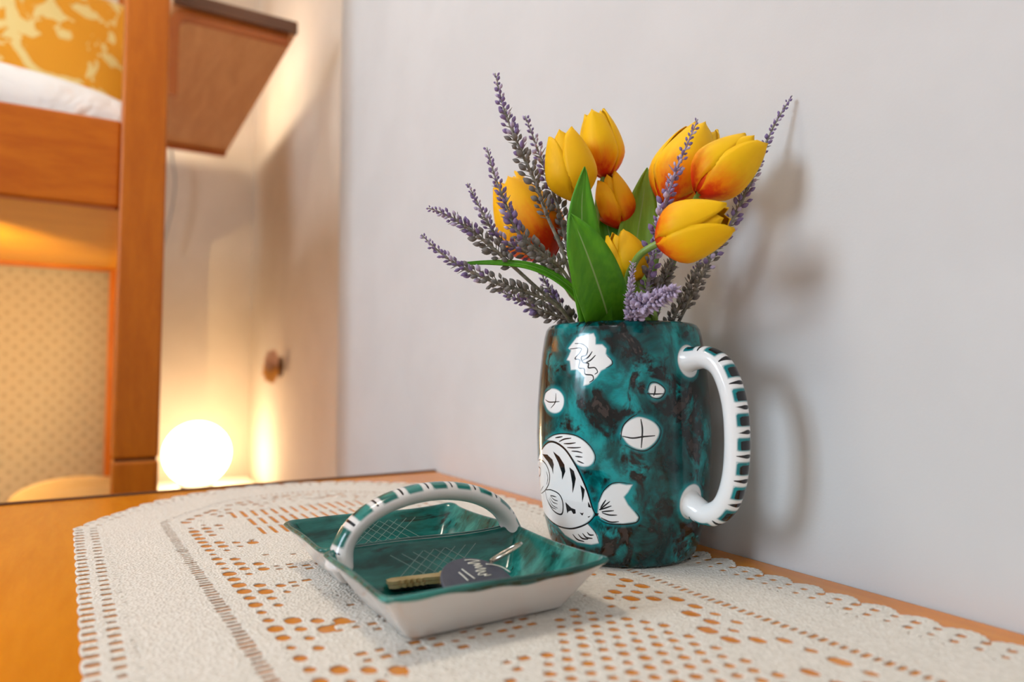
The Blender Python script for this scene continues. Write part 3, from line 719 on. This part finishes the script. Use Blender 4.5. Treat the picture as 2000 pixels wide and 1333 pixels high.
# ------------------------------------------------------------------ lavender
def fuzzy(name, c1, c2):
    return mottled(name, c1, c2, 240, .85, .5, .0006, 900)
M['lav'] = fuzzy('violet_bud', (0.19, 0.125, 0.30), (0.34, 0.25, 0.46))
M['lavlight'] = fuzzy('pale_violet_bud', (0.48, 0.39, 0.58), (0.68, 0.59, 0.77))
M['lavgrey'] = fuzzy('grey_green_bud', (0.17, 0.155, 0.145), (0.30, 0.275, 0.25))
M['lavstem'] = fuzzy('grey_green_stem', (0.20, 0.19, 0.155), (0.34, 0.32, 0.26))
M['lavstemv'] = fuzzy('violet_stem', (0.26, 0.20, 0.31), (0.40, 0.33, 0.44))
def bud_me(m):
    prof = [(.12, 0), (.34, .18), (.48, .42), (.42, .66), (.22, .86), (.04, 1.0)]; n = 6
    V = []
    for r, z in prof:
        for j in range(n): V.append((r * .62 * math.cos(2 * PI * j / n), r * .62 * math.sin(2 * PI * j / n), z))
    f = grid_faces(len(prof), n, True) + [tuple(range(n - 1, -1, -1)), tuple(range((len(prof) - 1) * n, len(prof) * n))]
    me = mesh('bud', V, f); me.materials.append(m); me.polygons.foreach_set('use_smooth', [True] * len(me.polygons)); return me
BUD = {k: bud_me(M[k]) for k in ('lav', 'lavlight', 'lavgrey')}
LAV = [  # path (px, py, depth) tip first; spike share of the path; number of buds; bud size px; violet share; label; dark
    ([(967, 143, .560), (985, 215, .560), (1015, 290, .560), (1047, 360, .562), (1068, 420, .565), (1098, 490, .570), (1135, 600, .575), (1160, 690, .58)], .52, 84, 20, .55, 'tallest lavender spike rising above the golden tulip'),
    ([(1026, 226, .580), (1044, 275, .580), (1066, 335, .580), (1088, 400, .580), (1105, 470, .580), (1128, 570, .580), (1160, 690, .58)], .62, 84, 19, .62, 'lavender spike half hidden close behind the golden tulip'),
    ([(951, 288, .530), (965, 340, .530), (988, 400, .532), (1012, 455, .535), (1050, 490, .540), (1100, 530, .550), (1150, 620, .56), (1170, 690, .57)], .62, 84, 20, .60, 'lavender spike crossing in front of the orange-red tulip'),
    ([(913, 358, .560), (932, 395, .560), (953, 436, .560), (980, 470, .560), (1025, 492, .562), (1080, 520, .566), (1135, 600, .575), (1165, 690, .58)], .60, 80, 18, .75, 'lavender spike passing below the orange-red tulip'),
    ([(835, 406, .545), (872, 420, .545), (905, 440, .546), (945, 470, .548), (985, 505, .552), (1040, 555, .560), (1100, 610, .57), (1150, 690, .58)], .46, 66, 19, .55, 'upper of the two lavender spikes stretching farthest sideways'),
    ([(823, 458, .540), (850, 485, .540), (890, 515, .541), (940, 540, .543), (990, 560, .546), (1040, 575, .552), (1095, 605, .56), (1150, 690, .58)], .66, 86, 19, .50, 'lowest long lavender spike running below the grass-like leaf'),
    ([(975, 568, .575), (1010, 585, .575), (1045, 602, .575), (1085, 617, .575), (1125, 635, .575), (1160, 700, .58)], .66, 50, 19, .60, 'short drooping lavender spike hanging out level with the mug rim'),
    ([(1055, 530, .590), (1072, 565, .590), (1092, 597, .590), (1120, 630, .590), (1155, 700, .585)], .75, 46, 18, .70, 'short upright lavender spike just above the rim opposite the handle'),
    ([(1363, 233, .505), (1345, 275, .506), (1320, 335, .508), (1298, 400, .510), (1282, 465, .515), (1268, 540, .53), (1250, 690, .57)], .74, 88, 20, .85, 'lavender spike in front of the orange tulip by the wall'),
    ([(1547, 187, .528), (1512, 245, .528), (1483, 310, .530), (1455, 380, .533), (1425, 440, .537), (1390, 500, .545), (1345, 590, .56), (1290, 700, .58)], .80, 120, 17, .80, 'longest lavender spike touching the white wall at its tip'),
    ([(1328, 470, .540), (1312, 510, .540), (1295, 550, .545), (1278, 590, .55), (1255, 690, .57)], .80, 110, 22, .10, 'dense grey lavender clump below the bent tulip'),
    ([(1237, 512, .500), (1234, 545, .503), (1230, 585, .508), (1230, 625, .53), (1235, 690, .57)], .75, 120, 16, .95, 'small pale lavender spike upright before the golden tulip'),
    ([(1318, 566, .470), (1295, 578, .485), (1268, 592, .500), (1245, 605, .520), (1240, 690, .57)], .62, 190, 31, .95, 'fluffy pale lilac lavender spike pointing forward over the rim'),
    ([(1368, 505, .565), (1352, 545, .565), (1335, 585, .565), (1315, 622, .567), (1280, 700, .58)], .72, 50, 17, .15, 'dark grey lavender sprig leaning on the rim above the handle'),
]
def lavender(spec, idx):
    pts, share, nb, size, vio, lab = spec
    C = [Vector(p) for p in spline([np.array(atd(*p)) for p in pts], 60)]
    root = empty('lavender_sprig', C[-1], lab, 'lavender', 'lavender sprigs in the mug'); rs = random.Random(idx * 31 + 5)
    pale = idx in (11, 12); dense = idx in (10, 11, 12)
    k = len(C); lens = [0]
    for i in range(k - 1): lens.append(lens[-1] + (C[i + 1] - C[i]).length)
    tot = lens[-1]
    # length of the spike measured in samples
    nspk = share * lens[-1]
    def at(s):
        for i in range(k - 1):
            if lens[i + 1] >= s: break
        t = (s - lens[i]) / max(lens[i + 1] - lens[i], 1e-9); p = C[i].lerp(C[i + 1], t)
        return p, (C[max(i - 1, 0)] - C[min(i + 2, k - 1)]).normalized()
    mb = MB(); rad = [.0004 + .0011 * min(1, lens[i] / (tot * .35)) for i in range(k)]
    V, f = tube(C, rad, 6); mb.add(V, f); px = pts[0][2] / F_PX
    ref = Vector((.3, .2, .9))
    for b in range(nb):
        q = (b + .3) / nb; s = nspk * (.015 + .985 * q ** 1.05); p, t = at(s)
        sd = t.cross(ref).normalized(); up_ = sd.cross(t); a = b * 2.399 + rs.uniform(-.35, .35); r_ = sd * math.cos(a) + up_ * math.sin(a)
        grow = .42 + .62 * min(1, q * 1.7); L = size * px * grow * rs.uniform(.7, 1.15) * .86
        stalk = (size * px * (.22 if dense else .16 + .50 * min(1, q * 1.5))) * rs.uniform(.5, 1.2)
        dirv = (r_ * (1.0 if not dense else 1.3) + t * rs.uniform(.55, 1.0)).normalized()
        p0 = p + dirv * stalk
        if stalk > .0012:
            V, f = tube([p, p0 + dirv * L * .15], [.00042, .00036], 4, False); mb.add(V, f)
        if rs.random() < .6 and q > .25:   # thin needle between the buds
            a2 = a + 1.3; r2 = sd * math.cos(a2) + up_ * math.sin(a2); d2 = (r2 + t * .7).normalized()
            V, f = tube([p, p + d2 * size * px * .55, p + d2 * size * px * rs.uniform(.8, 1.1)], [.0006, .0005, .00012], 4, False); mb.add(V, f)
        kind = 'lavlight' if pale else ('lav' if q + rs.uniform(-.12, .12) < vio else 'lavgrey')
        if kind == 'lav' and rs.random() < .22: kind = 'lavlight'
        o = bpy.data.objects.new('bud', BUD[kind]); COL.objects.link(o); o.parent = root
        o.location = p0 - root.location; o.rotation_mode = 'QUATERNION'
        o.rotation_quaternion = (dirv + t * .25).normalized().to_track_quat('Z', 'Y'); fat = rs.uniform(.85, 1.25) * (.7 if dense else 1)
        o.scale = (L * fat, L * fat, L)
    mb.build('stem', M['lavstemv'] if vio > .8 else M['lavstem'], root, True)
for i, s_ in enumerate(LAV): lavender(s_, i)

# ================================================================== bunk bed and bedding
BY = 1.36; PXL, PXR = 0.029, 0.1007; BFAR = 2.22
bed = empty('bunk_bed', (PXR, BY, ZF), 'orange varnished wooden bunk bed with square post behind the table', 'bed')
box('post', (PXL, BY, 0.0035), (PXR, BY + .072, ZC - .05), M['bedpost'], bed, .006, 3)
box('post_foot', (PXL, BY, ZF), (PXR, BY + .072, 0.0005), M['bedpost'], bed, .006, 3)
box('post_joint', (PXL + .004, BY + .004, -0.001), (PXR - .004, BY + .068, 0.005), M['edge'], bed)
box('post', (-1.92, BY, ZF), (-1.85, BY + .072, ZC - .05), M['bedpost'], bed, .006, 3)
box('side_rail', (-1.85, BY + .015, 0.4427), (PXL, BY + .049, 0.598), M['bed'], bed, .005, 3)
box('base_board', (-1.85, BY + .050, 0.450), (PXR - .01, BFAR, 0.472), M['plywood'], bed, .002)
box('side_rail', (-1.85, BFAR + .001, 0.4427), (PXL, BFAR + .035, 0.598), M['bed'], bed, .005)
for x in (PXL, -1.92): box('post', (x, BFAR, ZF), (x + .028, BFAR + .042, ZC - .05), M['bedpost'], bed, .004)
# woven panel behind the lower bunk
m, nt, b = mat('tan_woven_fabric'); v = coords(nt, scale=(1, 1, 1))
vor = N(nt, 'ShaderNodeTexVoronoi'); vor.inputs['Scale'].default_value = 38; vor.inputs['Randomness'].default_value = .12
rot = N(nt, 'ShaderNodeMapping'); rot.inputs['Rotation'].default_value = (0, .78, 0); nt.links.new(v, rot.inputs[0]); nt.links.new(rot.outputs[0], vor.inputs['Vector'])
nt.links.new(mixc(nt, smooth(nt, vor.outputs['Distance'], .05, .32), (0.25, 0.19, 0.13), (0.36, 0.285, 0.205)), b.inputs['Base Color'])
setin(b, Roughness=.85); bump(nt, b, vor.outputs['Distance'], .6, .006); M['woven'] = m
tag(box('woven_panel', (-1.84, BFAR + .045, ZF), (0.120, BFAR + .085, 0.62), M['woven'], None, .006), 'tan woven panel with dotted texture behind the lower bunk', 'panel')
# bedding
def pillow(name, cx, cy, cz, sx, sy, sz, m, rot, lab, cat, dents=0.0, pw=.38):
    n = 36; V = []; rs = np.random.default_rng(hash(name) % 99)
    for sgn in (1, -1):
        for j in range(n):
            for i in range(n):
                u = -1 + 2 * i / (n - 1); w = -1 + 2 * j / (n - 1)
                e = max(0, (1 - abs(u) ** 3.2) * (1 - abs(w) ** 3.2)) ** pw
                pin = 1 - .06 * (1 - abs(u)) * abs(w) ** 4 - .06 * (1 - abs(w)) * abs(u) ** 4
                z = sgn * sz * e * (1 + dents * math.sin(5 * u + 2 * w) * math.sin(4 * w - u))
                V.append((u * sx * (1 - .05 * (1 - abs(w))), w * sy * pin, z))
    f = grid_faces(n, n) + [tuple(reversed(q)) for q in grid_faces(n, n, base=n * n)]
    me = mesh(name, V, f); bm = bmesh.new(); bm.from_mesh(me); bmesh.ops.remove_doubles(bm, verts=bm.verts, dist=1e-5); bm.to_mesh(me); bm.free()
    o = link(name, me, m, None, True); o.location = (cx, cy, cz); o.rotation_euler = rot
    return tag(o, lab, cat)
m, nt, b = mat('white_sheet_with_peach_flowers'); v = coords(nt)
vor = N(nt, 'ShaderNodeTexVoronoi'); vor.inputs['Scale'].default_value = 14; nt.links.new(v, vor.inputs['Vector'])
nt.links.new(mixc(nt, smooth(nt, vor.outputs['Distance'], .16, .32), (0.80, 0.52, 0.36), (0.82, 0.80, 0.77)), b.inputs['Base Color'])
setin(b, Roughness=.9); bump(nt, b, noise(nt, 9, 4, .6, v, .5), .5, .03); M['sheet'] = m
m, nt, b = mat('yellow_damask_fabric'); v = coords(nt)
n1 = noise(nt, 11, 3, .5, v, 1.4)
nt.links.new(mixc(nt, smooth(nt, n1, .485, .515), (0.78, 0.32, 0.008), (0.83, 0.63, 0.24)), b.inputs['Base Color'])
setin(b, Roughness=.8); bump(nt, b, n1, .3, .01); M['damask'] = m
tag(box('mattress', (-1.84, BY + .06, 0.4725), (0.024, BFAR - .01, 0.545), M['sheet'], None, .02, 4), 'white mattress lying on the upper bunk', 'mattress')
pillow('white_pillow', -0.250, BY + .275, 0.648, 0.335, 0.21, 0.076, M['sheet'], (0, .10, 0), 'white pillow with faint peach flowers lying behind the bed rail', 'pillow', .08)
pillow('yellow_pillow', -0.180, BY + .64, 0.850, 0.275, 0.30, 0.12, M['damask'], (1.34, 0.03, .04), 'puffy golden yellow patterned pillow standing behind the white pillow', 'pillow', .04, .5)

# rounded pale wooden chair back below the bunk
CY = 2.10; cb = onY(150, 960, CY); R = 0.146
bk = empty('wooden_chair', (cb.x, CY, ZF), 'pale yellow wooden chair with rounded back beside the bed post', 'chair')
V = []; n = 40; arc = [(-R * 1.02, -.17)] + [(-R * math.cos(PI * i / n), .066 * math.sin(PI * i / n) ** .9) for i in range(n + 1)] + [(R * 1.02, -.17)]
top = onY(150, 931, CY).z
for y in (-.013, .013):
    for x, z in arc: V.append((cb.x + x, CY + y, top - .066 + z))
k = len(arc); f = [tuple(range(k)), tuple(range(2 * k - 1, k - 1, -1))] + [(i, i + k, (i + 1) % k + k, (i + 1) % k) for i in range(k)]
o = MB().add(V, f).build('backrest', M['pale'], bk, False); md = o.modifiers.new('bev', 'BEVEL'); md.width = .004; md.segments = 2
for x in (-.10, .10):
    box('leg', (cb.x + x - .013, CY - .012, ZF), (cb.x + x + .013, CY + .012, top - .2), M['pale'], bk, .003)
    box('leg', (cb.x + x - .013, CY - .32, ZF), (cb.x + x + .013, CY - .295, ZF + .43), M['pale'], bk, .003)
box('seat', (cb.x - .13, CY - .33, ZF + .43), (cb.x + .13, CY - .014, ZF + .455), M['pale'], bk, .006)

# reading lamp clipped under the bunk, just left of the view: an opaque cone shade turned to the woven panel
LP = Vector((-0.26, 1.47, 0.20)); LA = Vector((-.42, .60, .08)).normalized()
ul = empty('reading_lamp', LP, 'small metal reading lamp with cone shade hanging under the bunk', 'lamp')
q = LA.to_track_quat('Z', 'Y').to_matrix()
V, f = lathe([(.004, -.05), (.018, -.05), (.024, -.03), (.070, .036), (.068, .036), (.022, -.028), (.004, -.045)], 36)
MB().add([q @ Vector(p) for p in V], f).build('shade', plain('cream_shade', (.8, .78, .72), .5), ul, True, org=(0, 0, 0))
V, f = lathe([(.004, -.024), (.014, -.018), (.018, -.004), (.012, .010), (.003, .014)], 24)
MB().add([q @ Vector(p) for p in V], f).build('bulb', emit('warm_bulb_glow', (1.0, .72, .34), 3000), ul, True, org=(0, 0, 0))
top_ = Vector((-.02, -.01, .449 - LP.z)); V, f = tube([q @ Vector((0, 0, -.045)), Vector((.01, -.02, .10)), top_], .005, 8)
MB().add(V, f).build('arm', M['edge'], ul, True, org=(0, 0, 0))

# ================================================================== alcove: shelf, lamp, butterfly
SX1, SY0, SY1, SZ = 0.392, 1.625, 2.665, 0.965
sh = empty('wall_shelf', (SX1, SY0, SZ), 'brown wooden shelf high in the alcove seen from below', 'shelf')
sx0 = 0.125
box('shelf_board', (sx0, SY0 + .012, SZ), (SX1, SY1, SZ + .022), M['shelf'], sh, .002)
box('front_edge', (sx0, SY0, SZ - .004), (SX1, SY0 + .0115, SZ + .026), M['edge'], sh, .003)
box('back_edge', (sx0, SY1 - .03, SZ - .016), (SX1 - .005, SY1 - .002, SZ - .0005), M['apron'], sh, .002)
# bent apron strip under the front edge
P0 = onY(562, 68, SY0 + .03); P1 = onY(372, 30, SY0 + .03); P3 = onY(338, 75, SY0 + .03); P4 = onY(337, 188, SY0 + .03)
zt = SZ - .001; w = .022; xs_, xl_ = P3.x, P0.x; rr = .045; zb = P4.z
arc_o = [(xl_, zt), (xs_ - w / 2 + rr, zt)] + [(xs_ - w / 2 + rr - rr * math.sin(a), zt - rr + rr * math.cos(a)) for a in np.linspace(.1, PI / 2, 10)] + [(xs_ - w / 2, zb)]
arc_i = [(xl_, zt - w), (xs_ - w / 2 + rr, zt - w)] + [(xs_ - w / 2 + rr - (rr - w) * math.sin(a), zt - rr + (rr - w) * math.cos(a)) for a in np.linspace(.1, PI / 2, 10)] + [(xs_ + w / 2, zb)]
k = len(arc_o); V = [(x, SY0 + .018, z) for x, z in arc_o + arc_i] + [(x, SY0 + .040, z) for x, z in arc_o + arc_i]
f = []
for i in range(k - 1):
    f += [(i, k + i, k + i + 1, i + 1), (2 * k + i, 2 * k + i + 1, 3 * k + i + 1, 3 * k + i), (i, i + 1, 2 * k + i + 1, 2 * k + i), (k + i, 3 * k + i, 3 * k + i + 1, k + i + 1)]
f += [(0, 2 * k, 3 * k, k), (k - 1, 2 * k - 1, 4 * k - 1, 3 * k - 1)]
MB().add(V, f).build('bent_apron', M['apron'], sh, False)
# tube lamp lying on the shelf
M['led'] = emit('tube_glow', (1.0, .88, .68), 14)
st = empty('tube_lamp', (0.29, 2.1, SZ + .022), 'warm tube lamp on top of the shelf with a hanging grey cable', 'lamp')
for p, q_ in (((0.29, SY0 + .38, SZ + .075), (0.29, SY1 - .14, SZ + .075)), ((0.13, SY1 - .10, SZ + .075), (0.33, SY1 - .10, SZ + .075))):
    p, q_ = Vector(p), Vector(q_); V, f = tube([p, p.lerp(q_, .5), q_], .020, 16); MB().add(V, f).build('tube', M['led'], st)
    for e in (p, q_): box('holder', (e.x - .012, e.y - .012, SZ + .0225), (e.x + .012, e.y + .012, SZ + .058), M['frame'], st, .003)
# cable
P = [Vector((.20, SY1 - .09, SZ + .034)), Vector((.19, SY1 + .010, SZ + .030))] + [onY(x, y, SY1 + .04) for x, y in ((333, 270), (337, 315), (342, 350), (339, 390), (331, 430), (318, 480))]
V, f = tube([Vector(p) for p in spline(P, 40)], .0032, 8)
MB().add(V, f).build('cable', plain('grey_cable', (.35, .33, .31), .5), st)

# night table with globe lamp
GY = 2.48; gc = onY(385, 886, GY); GR = 0.102
nt_ = empty('night_table', (gc.x, GY, ZF), 'small cream night table carrying the globe lamp', 'table')
M['cream'] = plain('cream_paint', (.78, .72, .62), .5)
ztop = gc.z - GR - .012
box('table_top', (gc.x - .12, GY - .2, ztop - .022), (gc.x + .19, GY + .2, ztop), M['cream'], nt_, .004)
for x in (gc.x - .11, gc.x + .14):
    for y in (GY - .18, GY + .15): box('leg', (x, y, ZF), (x + .03, y + .03, ztop - .022), M['cream'], nt_, .003)
gl = empty('globe_lamp', (gc.x, GY, ztop), 'glowing white globe lamp on the night table', 'lamp')
V = []; n = 48; rows = 24
for j in range(rows):
    a = PI * (j + .5) / rows
    for i in range(n): V.append((GR * math.sin(a) * math.cos(2 * PI * i / n), GR * math.sin(a) * math.sin(2 * PI * i / n), gc.z - ztop - GR * math.cos(a)))
MB().add(V, grid_faces(rows, n, True) + [tuple(range(n - 1, -1, -1)), tuple(range((rows - 1) * n, rows * n))]).build('globe', emit('globe_glow', (1.0, .74, .45), 14), gl, True, org=(0, 0, 0))
V, f = lathe([(.052, 0.0005), (.052, .010), (.046, .017), (.040, .022)], 36); MB().add(V, f).build('base', plain('grey_metal_base', (.30, .29, .27), .35, Metallic=.8), gl, True, org=(0, 0, 0))

# butterfly on the alcove wall
bc = onX(556, 716, AX); bf = empty('butterfly_ornament', (AX - .004, bc.y, bc.z), 'small orange and brown butterfly ornament on the alcove wall', 'ornament')
V, f = tube([(0, 0, -.03), (0, 0, 0), (0, 0, .03)], [.002, .0045, .002], 8); MB().add([Vector(p) + Vector((-.004, 0, 0)) for p in V], f).build('body', plain('dark_brown', (.05, .02, .01), .6), bf, org=(0, 0, 0))
mo, mbn = plain('orange_wing', (.75, .33, .05), .6), plain('brown_wing', (.22, .075, .015), .6)
def wing(sy, up_, m, ln, ht):
    V = []; k = 14
    for t in (0, .0012):
        V.append((-.003 - t, 0, .004 * up_))
        for i in range(k):
            a = -.35 + 1.35 * i / (k - 1); r = ln * (.75 + .25 * math.sin(PI * i / (k - 1)) + .06 * math.cos(i * 2.1))
            V.append((-.003 - t - .55 * r * math.cos(a), sy * r * math.cos(a) * .85, up_ * r * math.sin(a) * ht))
    f = [tuple(range(k + 1)), tuple(range(2 * k + 1, k, -1))] + [(i, (i + 1) % (k + 1), (i + 1) % (k + 1) + k + 1, i + k + 1) for i in range(k + 1)]
    MB().add(V, f).build('wing', m, bf, False, org=(0, 0, 0))
wing(1, 1, plain('peach_wing', (.72, .42, .26), .6), .075, 1.1); wing(1, -1, mo, .082, 1.0); wing(-1, 1, mbn, .030, 1.6); wing(-1, -1, mbn, .032, 1.7)
